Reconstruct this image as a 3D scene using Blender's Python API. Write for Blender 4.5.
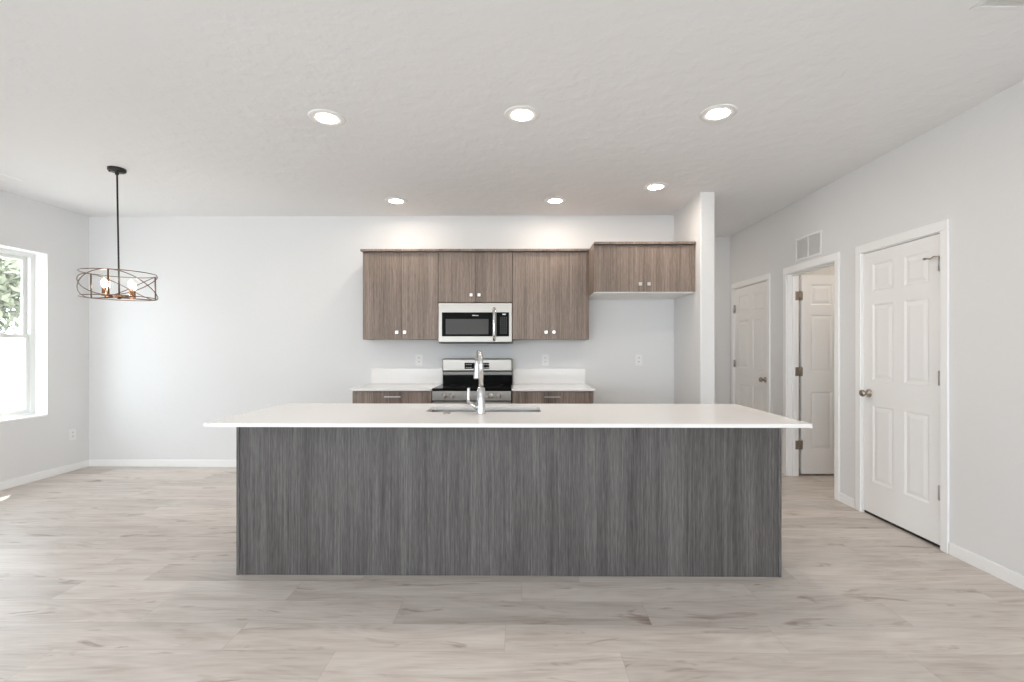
import bpy, bmesh, math, random
from mathutils import Vector, Matrix

S = bpy.context.scene
COL = S.collection
for o in list(bpy.data.objects):
    bpy.data.objects.remove(o, do_unlink=True)
random.seed(7)

# ------------------------------------------------------------------ camera
FPX, CAM_H = 470.0, 1.30
cam_d = bpy.data.cameras.new('camera')
cam = bpy.data.objects.new('camera', cam_d)
COL.objects.link(cam)
cam.location = (0, 0, CAM_H)
cam.rotation_euler = (math.pi / 2, 0, 0.0095)
cam_d.sensor_width = 36.0
cam_d.sensor_fit = 'HORIZONTAL'
cam_d.lens = FPX / 1024 * 36.0
cam_d.shift_x = -5.5 / 1024
cam_d.shift_y = 7.0 / 1024
cam_d.clip_start = 0.05
S.camera = cam

# ------------------------------------------------------------------ world, sun, exposure
SKY_STRENGTH = 8.6
world = bpy.data.worlds.new('sky')
S.world = world
world.use_nodes = True
wn = world.node_tree
wn.nodes.clear()
wo = wn.nodes.new('ShaderNodeOutputWorld')
wb = wn.nodes.new('ShaderNodeBackground')
wb.inputs['Color'].default_value = (0.90, 0.95, 1.04, 1)
wb.inputs['Strength'].default_value = SKY_STRENGTH
wn.links.new(wb.outputs[0], wo.inputs[0])

sun_d = bpy.data.lights.new('sun', 'SUN')
sun_d.energy = 10.0
sun_d.angle = 0.009
sun_d.color = (1.0, 0.96, 0.9)
sun = bpy.data.objects.new('sun', sun_d)
COL.objects.link(sun)
sun.location = (-20, 20, 30)
sun.rotation_euler = Vector((0.36, -0.43, -1.0)).to_track_quat('-Z', 'Y').to_euler()

S.view_settings.view_transform = 'Standard'
S.view_settings.look = 'None'
S.view_settings.gamma = 1.0
S.view_settings.use_curve_mapping = False
S.view_settings.exposure = 0.0
LAMP_STRENGTH = 145.0
LAMP_COLOR = (1.0, 0.885, 0.775, 1)

cy = S.cycles
cy.use_denoising = True
cy.max_bounces = 12
cy.diffuse_bounces = 7
cy.glossy_bounces = 4
cy.transmission_bounces = 6
cy.transparent_max_bounces = 12
cy.sample_clamp_indirect = 8.0
cy.caustics_reflective = False
cy.caustics_refractive = False


def portal(name, loc, rot, sx, sy):
    d = bpy.data.lights.new(name, 'AREA')
    d.shape = 'RECTANGLE'
    d.size, d.size_y = sx, sy
    d.cycles.is_portal = True
    o = bpy.data.objects.new(name, d)
    COL.objects.link(o)
    o.location = loc
    o.rotation_euler = rot


# ------------------------------------------------------------------ room numbers
XL, XR = -4.76, 2.70           # inner faces of left and right walls
YB, YH, YF = 5.12, 6.12, -3.60  # kitchen back wall, hall end wall, wall behind camera
H = 2.743
WT = 0.20                      # left wall thickness
RT = 0.11                      # right wall thickness
PX0, PX1, PY = 1.652, 1.787, 4.365   # stub wall

WIN1 = (3.92, 4.67, 0.62, 2.245)     # y0 y1 z0 z1 left wall
WIN2 = (-2.7, -0.9, 0.03, 2.06)
WIN3 = (-4.2, -0.6, 0.25, 2.35)      # x0 x1 z0 z1 wall behind the camera
WIN4 = (0.3, 2.4, 0.25, 2.35)

for nm, w in (('portal_left', WIN1), ('portal_slider', WIN2)):
    portal(nm, (XL - WT - 0.02, (w[0] + w[1]) / 2, (w[2] + w[3]) / 2), (0, -math.pi / 2, 0), w[3] - w[2], w[1] - w[0])
for nm, w in (('portal_rear', WIN3), ('portal_rear_side', WIN4)):
    portal(nm, ((w[0] + w[1]) / 2, YF - WT - 0.02, (w[2] + w[3]) / 2), (math.pi / 2, 0, 0), w[1] - w[0], w[3] - w[2])

# ------------------------------------------------------------------ materials


def nt(name):
    m = bpy.data.materials.new(name)
    m.use_nodes = True
    n = m.node_tree
    b = n.nodes['Principled BSDF']
    return m, n, b


def nd(n, typ, **kw):
    x = n.nodes.new(typ)
    for k, v in kw.items():
        setattr(x, k, v)
    return x


def plain(name, col, rough=0.5, metal=0.0, bump=0.0, bscale=200.0, spec=0.5, var=0.0):
    m, n, b = nt(name)
    b.inputs['Roughness'].default_value = rough
    b.inputs['Metallic'].default_value = metal
    b.inputs['Specular IOR Level'].default_value = spec
    tc = nd(n, 'ShaderNodeTexCoord')
    nz = nd(n, 'ShaderNodeTexNoise')
    nz.inputs['Scale'].default_value = bscale
    nz.inputs['Detail'].default_value = 3
    n.links.new(tc.outputs['Object'], nz.inputs['Vector'])
    mx = nd(n, 'ShaderNodeMix', data_type='RGBA')
    v = var if var else 0.02
    mx.inputs[6].default_value = tuple(c * (1 - v) for c in col) + (1,)
    mx.inputs[7].default_value = tuple(min(1, c * (1 + v)) for c in col) + (1,)
    n.links.new(nz.outputs['Fac'], mx.inputs[0])
    n.links.new(mx.outputs[2], b.inputs['Base Color'])
    if bump:
        bp = nd(n, 'ShaderNodeBump')
        bp.inputs['Strength'].default_value = bump
        bp.inputs['Distance'].default_value = 0.002
        n.links.new(nz.outputs['Fac'], bp.inputs['Height'])
        n.links.new(bp.outputs[0], b.inputs['Normal'])
    return m


def emit(name, col, strength):
    m = bpy.data.materials.new(name)
    m.use_nodes = True
    n = m.node_tree
    n.nodes.clear()
    o = nd(n, 'ShaderNodeOutputMaterial')
    e = nd(n, 'ShaderNodeEmission')
    e.inputs[0].default_value = col
    e.inputs[1].default_value = strength
    n.links.new(e.outputs[0], o.inputs[0])
    return m


def ramp(n, stops):
    r = nd(n, 'ShaderNodeValToRGB')
    el = r.color_ramp.elements
    while len(el) < len(stops):
        el.new(0.5)
    for e, (p, c) in zip(el, stops):
        e.position = p
        e.color = tuple(c) + (1,)
    return r


def laminate(name, dark, mid, light, rough=0.45):
    """wood-look laminate with the grain upright"""
    m, n, b = nt(name)
    tc = nd(n, 'ShaderNodeTexCoord')
    oi = nd(n, 'ShaderNodeObjectInfo')
    mul = nd(n, 'ShaderNodeMath', operation='MULTIPLY')
    mul.inputs[1].default_value = 37.0
    n.links.new(oi.outputs['Random'], mul.inputs[0])
    ad = nd(n, 'ShaderNodeVectorMath', operation='ADD')
    n.links.new(tc.outputs['Object'], ad.inputs[0])
    n.links.new(mul.outputs[0], ad.inputs[1])

    def noise(sx, sz, detail, dist=0.0):
        mp = nd(n, 'ShaderNodeMapping')
        mp.inputs['Scale'].default_value = (sx, sx, sz)
        n.links.new(ad.outputs[0], mp.inputs[0])
        z = nd(n, 'ShaderNodeTexNoise')
        z.inputs['Scale'].default_value = 1.0
        z.inputs['Detail'].default_value = detail
        z.inputs['Roughness'].default_value = 0.6
        z.inputs['Distortion'].default_value = dist
        n.links.new(mp.outputs[0], z.inputs['Vector'])
        return z
    a = noise(9, 0.30, 3, 0.3)
    c = noise(105, 1.8, 4, 0.6)
    d = noise(380, 14.0, 2)
    m1 = nd(n, 'ShaderNodeMix')
    m1.inputs[0].default_value = 0.52
    n.links.new(a.outputs['Fac'], m1.inputs[2])
    n.links.new(c.outputs['Fac'], m1.inputs[3])
    m2 = nd(n, 'ShaderNodeMix')
    m2.inputs[0].default_value = 0.30
    n.links.new(m1.outputs[0], m2.inputs[2])
    n.links.new(d.outputs['Fac'], m2.inputs[3])
    r = ramp(n, [(0.385, dark), (0.50, mid), (0.61, light)])
    n.links.new(m2.outputs[0], r.inputs[0])
    n.links.new(r.outputs[0], b.inputs['Base Color'])
    b.inputs['Roughness'].default_value = rough
    b.inputs['Specular IOR Level'].default_value = 0.35
    bp = nd(n, 'ShaderNodeBump')
    bp.inputs['Strength'].default_value = 0.08
    bp.inputs['Distance'].default_value = 0.001
    n.links.new(m2.outputs[0], bp.inputs['Height'])
    n.links.new(bp.outputs[0], b.inputs['Normal'])
    return m


def plaster(name, col, scale, strength, rough=0.85):
    m, n, b = nt(name)
    b.inputs['Base Color'].default_value = tuple(col) + (1,)
    b.inputs['Roughness'].default_value = rough
    b.inputs['Specular IOR Level'].default_value = 0.25
    g = nd(n, 'ShaderNodeNewGeometry')
    z = nd(n, 'ShaderNodeTexNoise')
    z.inputs['Scale'].default_value = scale
    z.inputs['Detail'].default_value = 5
    z.inputs['Roughness'].default_value = 0.55
    n.links.new(g.outputs['Position'], z.inputs['Vector'])
    r = ramp(n, [(0.44, (0, 0, 0)), (0.60, (1, 1, 1))])
    n.links.new(z.outputs['Fac'], r.inputs[0])
    bp = nd(n, 'ShaderNodeBump')
    bp.inputs['Strength'].default_value = strength
    bp.inputs['Distance'].default_value = 0.003
    n.links.new(r.outputs[0], bp.inputs['Height'])
    n.links.new(bp.outputs[0], b.inputs['Normal'])
    return m


def floor_material():
    m, n, b = nt('vinyl_plank')
    u1 = nd(n, 'ShaderNodeUVMap', uv_map='grain')
    u2 = nd(n, 'ShaderNodeUVMap', uv_map='local')
    at = nd(n, 'ShaderNodeAttribute', attribute_name='plank')

    def noise(sx, sy, det, dist=0.0, rough=0.55):
        mp = nd(n, 'ShaderNodeMapping')
        mp.inputs['Scale'].default_value = (sx, sy, 1)
        n.links.new(u1.outputs[0], mp.inputs[0])
        z = nd(n, 'ShaderNodeTexNoise')
        z.inputs['Scale'].default_value = 1.0
        z.inputs['Detail'].default_value = det
        z.inputs['Roughness'].default_value = rough
        z.inputs['Distortion'].default_value = dist
        n.links.new(mp.outputs[0], z.inputs['Vector'])
        return z
    a = noise(1.3, 9, 4, 1.2)
    c = noise(4, 70, 4, 0.8, 0.65)
    k = noise(3.4, 12, 3, 0.9)
    # cathedral figure: thin contour lines of a stretched noise
    w0 = noise(0.9, 5.5, 1, 0.4)
    wm = nd(n, 'ShaderNodeMath', operation='MULTIPLY')
    wm.inputs[1].default_value = 75.0
    n.links.new(w0.outputs['Fac'], wm.inputs[0])
    ws = nd(n, 'ShaderNodeMath', operation='SINE')
    n.links.new(wm.outputs[0], ws.inputs[0])
    wr = nd(n, 'ShaderNodeMapRange')
    wr.inputs[1].default_value = -1.0
    wr.inputs[2].default_value = 1.0
    n.links.new(ws.outputs[0], wr.inputs[0])
    fine = noise(7, 190, 3, 0.3)
    fm = nd(n, 'ShaderNodeMix')
    fm.inputs[0].default_value = 0.30
    n.links.new(fine.outputs['Fac'], fm.inputs[2])
    n.links.new(wr.outputs[0], fm.inputs[3])
    cm = nd(n, 'ShaderNodeMix')
    cm.inputs[0].default_value = 0.35
    n.links.new(c.outputs['Fac'], cm.inputs[2])
    n.links.new(fm.outputs[0], cm.inputs[3])
    mixn = nd(n, 'ShaderNodeMix')
    mixn.inputs[0].default_value = 0.48
    n.links.new(a.outputs['Fac'], mixn.inputs[2])
    n.links.new(cm.outputs[0], mixn.inputs[3])
    r = ramp(n, [(0.33, (0.435, 0.370, 0.325)), (0.47, (0.585, 0.530, 0.485)), (0.63, (0.69, 0.640, 0.598))])
    n.links.new(mixn.outputs[0], r.inputs[0])
    # knots: sparse dark smudges drawn out along the plank
    kr = ramp(n, [(0.62, (1, 1, 1)), (0.76, (0.52, 0.44, 0.40))])
    n.links.new(k.outputs['Fac'], kr.inputs[0])
    mu = nd(n, 'ShaderNodeMix', data_type='RGBA', blend_type='MULTIPLY')
    mu.inputs[0].default_value = 1.0
    n.links.new(r.outputs[0], mu.inputs[6])
    n.links.new(kr.outputs[0], mu.inputs[7])
    # tone of each plank
    pr = ramp(n, [(0.0, (0.88, 0.865, 0.85)), (0.5, (0.99, 0.985, 0.975)), (1.0, (1.07, 1.06, 1.05))])
    n.links.new(at.outputs['Fac'], pr.inputs[0])
    mp2 = nd(n, 'ShaderNodeMix', data_type='RGBA', blend_type='MULTIPLY')
    mp2.inputs[0].default_value = 1.0
    n.links.new(mu.outputs[2], mp2.inputs[6])
    n.links.new(pr.outputs[0], mp2.inputs[7])
    # seams
    sx = nd(n, 'ShaderNodeSeparateXYZ')
    n.links.new(u2.outputs[0], sx.inputs[0])

    def edge(sock, width):
        p = nd(n, 'ShaderNodeMath', operation='PINGPONG')
        p.inputs[1].default_value = width / 2
        n.links.new(sock, p.inputs[0])
        return p
    ex, ey = edge(sx.outputs[0], 1.22), edge(sx.outputs[1], 0.20)
    mn = nd(n, 'ShaderNodeMath', operation='MINIMUM')
    n.links.new(ex.outputs[0], mn.inputs[0])
    n.links.new(ey.outputs[0], mn.inputs[1])
    sr = nd(n, 'ShaderNodeMapRange')
    sr.inputs[1].default_value = 0.0006
    sr.inputs[2].default_value = 0.0022
    sr.inputs[3].default_value = 0.84
    sr.inputs[4].default_value = 1.0
    n.links.new(mn.outputs[0], sr.inputs[0])
    fin = nd(n, 'ShaderNodeMix', data_type='RGBA', blend_type='MULTIPLY')
    fin.inputs[0].default_value = 1.0
    n.links.new(mp2.outputs[2], fin.inputs[6])
    n.links.new(sr.outputs[0], fin.inputs[7])
    n.links.new(fin.outputs[2], b.inputs['Base Color'])
    b.inputs['Roughness'].default_value = 0.42
    b.inputs['Specular IOR Level'].default_value = 0.5
    bp = nd(n, 'ShaderNodeBump')
    bp.inputs['Strength'].default_value = 0.12
    bp.inputs['Distance'].default_value = 0.001
    n.links.new(c.outputs['Fac'], bp.inputs['Height'])
    n.links.new(bp.outputs[0], b.inputs['Normal'])
    return m


def steel(name, col, rough, horizontal=True):
    m, n, b = nt(name)
    b.inputs['Metallic'].default_value = 1.0
    tc = nd(n, 'ShaderNodeTexCoord')
    mp = nd(n, 'ShaderNodeMapping')
    mp.inputs['Scale'].default_value = (3, 3, 500) if horizontal else (500, 500, 3)
    z = nd(n, 'ShaderNodeTexNoise')
    z.inputs['Scale'].default_value = 1.0
    n.links.new(tc.outputs['Object'], mp.inputs[0])
    n.links.new(mp.outputs[0], z.inputs['Vector'])
    r = ramp(n, [(0.3, tuple(c * 0.93 for c in col)), (0.7, col)])
    n.links.new(z.outputs['Fac'], r.inputs[0])
    n.links.new(r.outputs[0], b.inputs['Base Color'])
    mr = nd(n, 'ShaderNodeMapRange')
    mr.inputs[3].default_value = rough * 0.85
    mr.inputs[4].default_value = rough * 1.15
    n.links.new(z.outputs['Fac'], mr.inputs[0])
    n.links.new(mr.outputs[0], b.inputs['Roughness'])
    return m


def pane_material():
    m = bpy.data.materials.new('window_glass')
    m.use_nodes = True
    n = m.node_tree
    n.nodes.clear()
    o = nd(n, 'ShaderNodeOutputMaterial')
    t = nd(n, 'ShaderNodeBsdfTransparent')
    t.inputs[0].default_value = (0.95, 0.97, 0.96, 1)
    g = nd(n, 'ShaderNodeBsdfGlossy')
    g.inputs['Roughness'].default_value = 0.02
    lw = nd(n, 'ShaderNodeLayerWeight')
    lw.inputs['Blend'].default_value = 0.5
    pw = nd(n, 'ShaderNodeMath', operation='POWER')
    pw.inputs[1].default_value = 4.0
    n.links.new(lw.outputs['Facing'], pw.inputs[0])
    f = nd(n, 'ShaderNodeMapRange')
    f.inputs[3].default_value = 0.03
    f.inputs[4].default_value = 0.60
    n.links.new(pw.outputs[0], f.inputs[0])
    mx = nd(n, 'ShaderNodeMixShader')
    n.links.new(f.outputs[0], mx.inputs[0])
    n.links.new(t.outputs[0], mx.inputs[1])
    n.links.new(g.outputs[0], mx.inputs[2])
    n.links.new(mx.outputs[0], o.inputs[0])
    return m


M = dict(
    wall=plaster('wall_paint', (0.765, 0.765, 0.763), 30, 0.10),
    ceil=plaster('ceiling_paint', (0.83, 0.83, 0.835), 9, 0.40),
    trim=plain('trim_white', (0.90, 0.90, 0.895), 0.35),
    door=plain('door_white', (0.87, 0.865, 0.855), 0.38),
    floor=floor_material(),
    lam=laminate('cabinet_laminate', (0.120, 0.089, 0.070), (0.228, 0.175, 0.143), (0.338, 0.272, 0.230)),
    lami=laminate('island_laminate', (0.052, 0.046, 0.045), (0.102, 0.094, 0.092), (0.172, 0.162, 0.159)),
    white_mel=plain('white_melamine', (0.85, 0.85, 0.84), 0.4),
    quartz=plain('white_quartz', (0.84, 0.82, 0.80), 0.16, bscale=60, var=0.015),
    sink=plain('sink_white', (0.90, 0.89, 0.88), 0.35),
    steel=steel('stainless_steel', (0.375, 0.348, 0.318), 0.38),
    chrome=plain('polished_chrome', (0.62, 0.62, 0.62), 0.14, 1.0),
    nickel=plain('brushed_nickel', (0.62, 0.60, 0.57), 0.28, 1.0),
    satin=plain('satin_nickel_dark', (0.42, 0.37, 0.31), 0.28, 1.0),
    hinge=plain('hinge_nickel', (0.46, 0.44, 0.42), 0.32, 1.0),
    black=plain('black_glass', (0.008, 0.008, 0.008), 0.16, spec=0.02),
    blackm=plain('black_enamel', (0.012, 0.012, 0.012), 0.3),
    screen=plain('microwave_window', (0.085, 0.085, 0.083), 0.30, spec=0.1),
    white_p=plain('white_plastic', (0.84, 0.84, 0.83), 0.4),
    mark=plain('printed_mark', (0.75, 0.75, 0.75), 0.5),
    bronze=plain('dark_bronze', (0.20, 0.125, 0.082), 0.35, 1.0),
    bronze_k=plain('blackened_bronze', (0.03, 0.027, 0.025), 0.4, 0.6),
    copper=plain('copper_sleeve', (0.30, 0.17, 0.11), 0.4, 1.0),
    vinyl=plain('vinyl_frame', (0.76, 0.765, 0.75), 0.35),
    glass=pane_material(),
    lamp=emit('lamp_diffuser', LAMP_COLOR, LAMP_STRENGTH),
    bulb=emit('bulb_glow', (1.0, 0.89, 0.77, 1), 80.0),
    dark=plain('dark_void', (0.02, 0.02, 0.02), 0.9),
    display=emit('clock_display', (0.85, 0.95, 1.0, 1), 0.9),
    fence=plain('white_vinyl', (0.80, 0.80, 0.80), 0.5),
    ground=plain('pale_concrete', (0.50, 0.49, 0.47), 0.9, bscale=3, var=0.1),
    leaf=plain('leaf_green', (0.17, 0.18, 0.125), 0.6, bscale=2.0, var=0.3),
    bark=plain('bark', (0.12, 0.10, 0.085), 0.9, bscale=20, var=0.2),
)

# ------------------------------------------------------------------ mesh helpers


def box(bm, x0, x1, y0, y1, z0, z1, bev=0.0, seg=2, T=None):
    t = bmesh.new()
    co = [(x, y, z) for x in (x0, x1) for y in (y0, y1) for z in (z0, z1)]
    v = [t.verts.new(c) for c in co]
    for f in ((0, 1, 3, 2), (4, 6, 7, 5), (0, 4, 5, 1), (2, 3, 7, 6), (0, 2, 6, 4), (1, 5, 7, 3)):
        t.faces.new([v[i] for i in f])
    if bev:
        bmesh.ops.bevel(t, geom=list(t.edges), offset=bev, segments=seg, profile=0.5, affect='EDGES')
    merge(bm, t, T)


def merge(bm, t, T=None):
    bmesh.ops.recalc_face_normals(t, faces=list(t.faces))
    mp = {}
    for v in t.verts:
        mp[v] = bm.verts.new((T @ v.co) if T is not None else v.co)
    for f in t.faces:
        try:
            nf = bm.faces.new([mp[v] for v in f.verts])
            nf.smooth = f.smooth
        except ValueError:
            pass
    t.free()


def basis(d):
    d = d.normalized()
    a = Vector((0, 0, 1)) if abs(d.z) < 0.9 else Vector((1, 0, 0))
    u = d.cross(a).normalized()
    return u, d.cross(u).normalized()


def tube(bm, pts, r, seg=10, closed=False, caps=True, T=None):
    """round bar through pts; r a number or one radius per point"""
    t = bmesh.new()
    pts = [Vector(p) for p in pts]
    n = len(pts)
    rs = r if isinstance(r, (list, tuple)) else [r] * n
    rings = []
    u = w = None
    for i, p in enumerate(pts):
        if closed:
            d = pts[(i + 1) % n] - pts[i - 1]
        else:
            d = pts[min(i + 1, n - 1)] - pts[max(i - 1, 0)]
        d.normalize()
        if u is None:
            u, w = basis(d)
        else:
            u = (u - d * u.dot(d)).normalized()
            w = d.cross(u)
        rings.append([t.verts.new(p + (u * math.cos(a) + w * math.sin(a)) * rs[i])
                      for a in (2 * math.pi * k / seg for k in range(seg))])
    m = n if closed else n - 1
    for i in range(m):
        A, B = rings[i], rings[(i + 1) % n]
        for k in range(seg):
            f = t.faces.new((A[k], A[(k + 1) % seg], B[(k + 1) % seg], B[k]))
            f.smooth = True
    if caps and not closed:
        t.faces.new(list(reversed(rings[0])))
        t.faces.new(rings[-1])
    merge(bm, t, T)


def lathe(bm, prof, T, seg=32, smooth=True):
    """profile (radius, height) turned about local z, placed with T"""
    t = bmesh.new()
    rings = []
    for r, z in prof:
        if r < 1e-6:
            rings.append([t.verts.new((0, 0, z))])
        else:
            rings.append([t.verts.new((r * math.cos(2 * math.pi * k / seg), r * math.sin(2 * math.pi * k / seg), z)) for k in range(seg)])
    for A, B in zip(rings, rings[1:]):
        for k in range(seg):
            if len(A) == 1 and len(B) == 1:
                continue
            if len(A) == 1:
                f = t.faces.new((A[0], B[k], B[(k + 1) % seg]))
            elif len(B) == 1:
                f = t.faces.new((A[k], B[0], A[(k + 1) % seg]))
            else:
                f = t.faces.new((A[k], B[k], B[(k + 1) % seg], A[(k + 1) % seg]))
            f.smooth = smooth
    merge(bm, t, T)


WORLD = {}


def obj(name, bm, mat, parent=None, label=None, kind=None):
    """link bm (in world coordinates) as one mesh object with its origin at its base centre"""
    me = bpy.data.meshes.new(name)
    xs = [v.co.x for v in bm.verts]
    ys = [v.co.y for v in bm.verts]
    zs = [v.co.z for v in bm.verts]
    c = Vector(((min(xs) + max(xs)) / 2, (min(ys) + max(ys)) / 2, min(zs)))
    bmesh.ops.translate(bm, verts=list(bm.verts), vec=-c)
    bm.to_mesh(me)
    bm.free()
    me.materials.append(mat)
    o = bpy.data.objects.new(name, me)
    COL.objects.link(o)
    WORLD[o.name] = c
    if parent is not None:
        o.parent = parent
        o.location = c - WORLD[parent.name]
    else:
        o.location = c
    if label:
        o['label'] = label
    if kind:
        o['kind'] = kind
    return o


def thing(name, loc, label=None, cat=None, group=None, kind=None):
    o = bpy.data.objects.new(name, None)
    o.empty_display_size = 0.1
    COL.objects.link(o)
    o.location = loc
    WORLD[o.name] = Vector(loc)
    return tag(o, label, cat, group, kind)


def tag(o, label=None, cat=None, group=None, kind=None):
    if label:
        o['label'] = label
    if cat:
        o['category'] = cat
    if group:
        o['group'] = group
    if kind:
        o['kind'] = kind
    return o


def B(*a, **k):
    bm = bmesh.new()
    box(bm, *a, **k)
    return bm


def struct(name, bm, mat, label=None, cat=None):
    return tag(obj(name, bm, mat), label, cat, None, 'structure')


def cells(us, ws, hole):
    for i in range(len(us) - 1):
        for j in range(len(ws) - 1):
            if not hole((us[i] + us[i + 1]) / 2, (ws[j] + ws[j + 1]) / 2):
                yield us[i], us[i + 1], ws[j], ws[j + 1]


def wall_mesh(axis, a0, a1, n0, n1, z0, z1, holes):
    """wall slab running along x or y, with openings, one watertight-looking mesh"""
    us = sorted({a0, a1, *[h[0] for h in holes], *[h[1] for h in holes]})
    ws = sorted({z0, z1, *[h[2] for h in holes], *[h[3] for h in holes]})
    us = [u for u in us if a0 <= u <= a1]
    ws = [w for w in ws if z0 <= w <= z1]
    inhole = lambda u, w: any(h[0] < u < h[1] and h[2] < w < h[3] for h in holes)
    solid = {}
    for i in range(len(us) - 1):
        for j in range(len(ws) - 1):
            solid[i, j] = not inhole((us[i] + us[i + 1]) / 2, (ws[j] + ws[j + 1]) / 2)
    bm = bmesh.new()
    V = {}

    def vert(i, j, s):
        if (i, j, s) not in V:
            n = n1 if s else n0
            V[i, j, s] = bm.verts.new((us[i], n, ws[j]) if axis == 'x' else (n, us[i], ws[j]))
        return V[i, j, s]
    for (i, j), ok in solid.items():
        if not ok:
            continue
        for s in (0, 1):
            bm.faces.new((vert(i, j, s), vert(i + 1, j, s), vert(i + 1, j + 1, s), vert(i, j + 1, s)))
        for di, dj, p, q in ((-1, 0, (i, j), (i, j + 1)), (1, 0, (i + 1, j), (i + 1, j + 1)), (0, -1, (i, j), (i + 1, j)), (0, 1, (i, j + 1), (i + 1, j + 1))):
            if not solid.get((i + di, j + dj), False):
                bm.faces.new((vert(*p, 0), vert(*q, 0), vert(*q, 1), vert(*p, 1)))
    bmesh.ops.recalc_face_normals(bm, faces=list(bm.faces))
    return bm


# ------------------------------------------------------------------ room shell
DOOR_H = 2.045
NEAR = (3.053, 3.752)     # pantry door slab opening (y)
OPEN = (4.075, 4.80)      # cased opening
FAR = (5.19, 5.995)       # far hall door


def build_floor():
    bm = bmesh.new()
    ug = bm.loops.layers.uv.new('grain')
    ul = bm.loops.layers.uv.new('local')
    fl = bm.faces.layers.float.new('plank')
    x0, x1, y0, y1 = XL - 0.05, 5.0, YF - 0.05, 6.3
    W, L = 0.20, 1.22
    fixed = {0: -0.78, 1: -2.02, 2: -1.296, 3: -1.83, 4: 0.0, 5: -0.90}
    rnd = random.Random(11)
    k0 = math.floor((y0 - 1.61) / W)
    k1 = math.ceil((y1 - 1.61) / W)
    for k in range(k0, k1):
        off = fixed.get(k, rnd.uniform(0, L))
        ya, yb = max(y0, 1.61 + k * W), min(y1, 1.61 + (k + 1) * W)
        if yb - ya < 1e-4:
            continue
        j0 = math.floor((x0 - off) / L)
        j1 = math.ceil((x1 - off) / L)
        for j in range(j0, j1):
            xa, xb = max(x0, off + j * L), min(x1, off + (j + 1) * L)
            if xb - xa < 1e-4:
                continue
            f = bm.faces.new([bm.verts.new(c) for c in ((xa, ya, 0), (xb, ya, 0), (xb, yb, 0), (xa, yb, 0))])
            f[fl] = rnd.random()
            gu, gv = rnd.uniform(0, 80), rnd.uniform(0, 80)
            flip = rnd.choice((-1, 1))
            for lp in f.loops:
                c = lp.vert.co
                lx, ly = c.x - (off + j * L), c.y - (1.61 + k * W)
                lp[ul].uv = (lx, ly)
                lp[ug].uv = (gu + flip * lx, gv + ly)
    box(bm, x0, x1, y0, y1, -0.12, -0.002)
    return bm


struct('floor', build_floor(), M['floor'], 'pale greige oak-look vinyl plank floor', 'floor')
struct('ceiling', B(XL - WT, 5.0, YF - WT, 6.3, H, H + 0.12), M['ceil'], 'white knockdown-textured ceiling', 'ceiling')
struct('wall_left', wall_mesh('y', YF - WT, YB + 0.12, XL - WT, XL, -0.12, H, [WIN1, WIN2]), M['wall'], 'light grey left wall with the window', 'wall')
struct('wall_back', B(XL, PX0, YB, YB + 0.12, -0.1, H), M['wall'], 'light grey kitchen back wall', 'wall')
struct('wall_front', wall_mesh('x', XL - WT, XR + 0.15, YF - WT, YF, -0.1, H, [WIN3, WIN4]), M['wall'], 'light grey wall behind the viewer', 'wall')
struct('wall_right', wall_mesh('y', YF - WT, YH + 0.15, XR, XR + RT, -0.1, H,
       [(NEAR[0] - 0.02, NEAR[1] + 0.02, -0.2, DOOR_H + 0.02), (OPEN[0] - 0.02, OPEN[1] + 0.02, -0.2, DOOR_H + 0.02), (FAR[0] - 0.02, FAR[1] + 0.02, -0.2, DOOR_H + 0.02)]),
       M['wall'], 'light grey right wall with the white doors', 'wall')
bm = bmesh.new()
box(bm, PX0, PX1, PY, YB + 0.12, -0.1, H + 0.05, 0.012, 3)
struct('wall_stub', bm, M['wall'], 'narrow wall end beside the refrigerator space', 'wall')
struct('wall_hall', B(-1.62, XR + 0.02, YH, YH + 0.12, -0.1, H), M['wall'], 'wall at the end of the hallway', 'wall')
struct('wall_corridor', B(-1.62, -1.5, YB + 0.12, YH, -0.1, H), M['wall'], 'wall closing the corridor behind the kitchen', 'wall')
# small spaces behind the right wall's doors
bm = bmesh.new()
X1 = 4.9
for y in (2.30, 3.88, 5.08, 6.20):
    box(bm, XR + RT, X1, y, y + 0.08, -0.1, H)
box(bm, X1, X1 + 0.08, 2.30, 6.28, -0.1, H)
struct('wall_side', bm, M['wall'], 'walls of the room beyond the doorway', 'wall')


def baseboard(name, x0, x1, y0, y1, label):
    bm = bmesh.new()
    box(bm, x0, x1, y0, y1, 0.0, 0.076, 0.004, 2)
    struct(name, bm, M['trim'], label, 'baseboard')


bt = 0.013
baseboard('baseboard_back', XL + bt, -1.64, YB - bt, YB, 'white baseboard along the bare back wall')
baseboard('baseboard_left', XL, XL + bt, WIN2[1] + 0.1, YB, 'white baseboard along the left wall')
baseboard('baseboard_left_near', XL, XL + bt, YF, WIN2[0] - 0.1, 'white baseboard along the left wall near the viewer')
baseboard('baseboard_right', XR - bt, XR, YF, NEAR[0] - 0.066, 'white baseboard on the right wall nearest the viewer')
baseboard('baseboard_right_middle', XR - bt, XR, NEAR[1] + 0.075, OPEN[0] - 0.066, 'white baseboard between the closed door and the doorway')
baseboard('baseboard_right_far', XR - bt, XR, OPEN[1] + 0.075, FAR[0] - 0.066, 'white baseboard between the doorway and the far door')
baseboard('baseboard_front', XL + bt, XR - bt, YF, YF + bt, 'white baseboard on the wall behind the viewer')
baseboard('baseboard_stub', PX1, PX1 + bt, PY + 0.02, YB + 0.10, 'white baseboard along the hallway side of the wall end')
baseboard('baseboard_fridge', 0.70, PX0, YB - bt, YB, 'white baseboard in the refrigerator space')

# ------------------------------------------------------------------ windows


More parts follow.
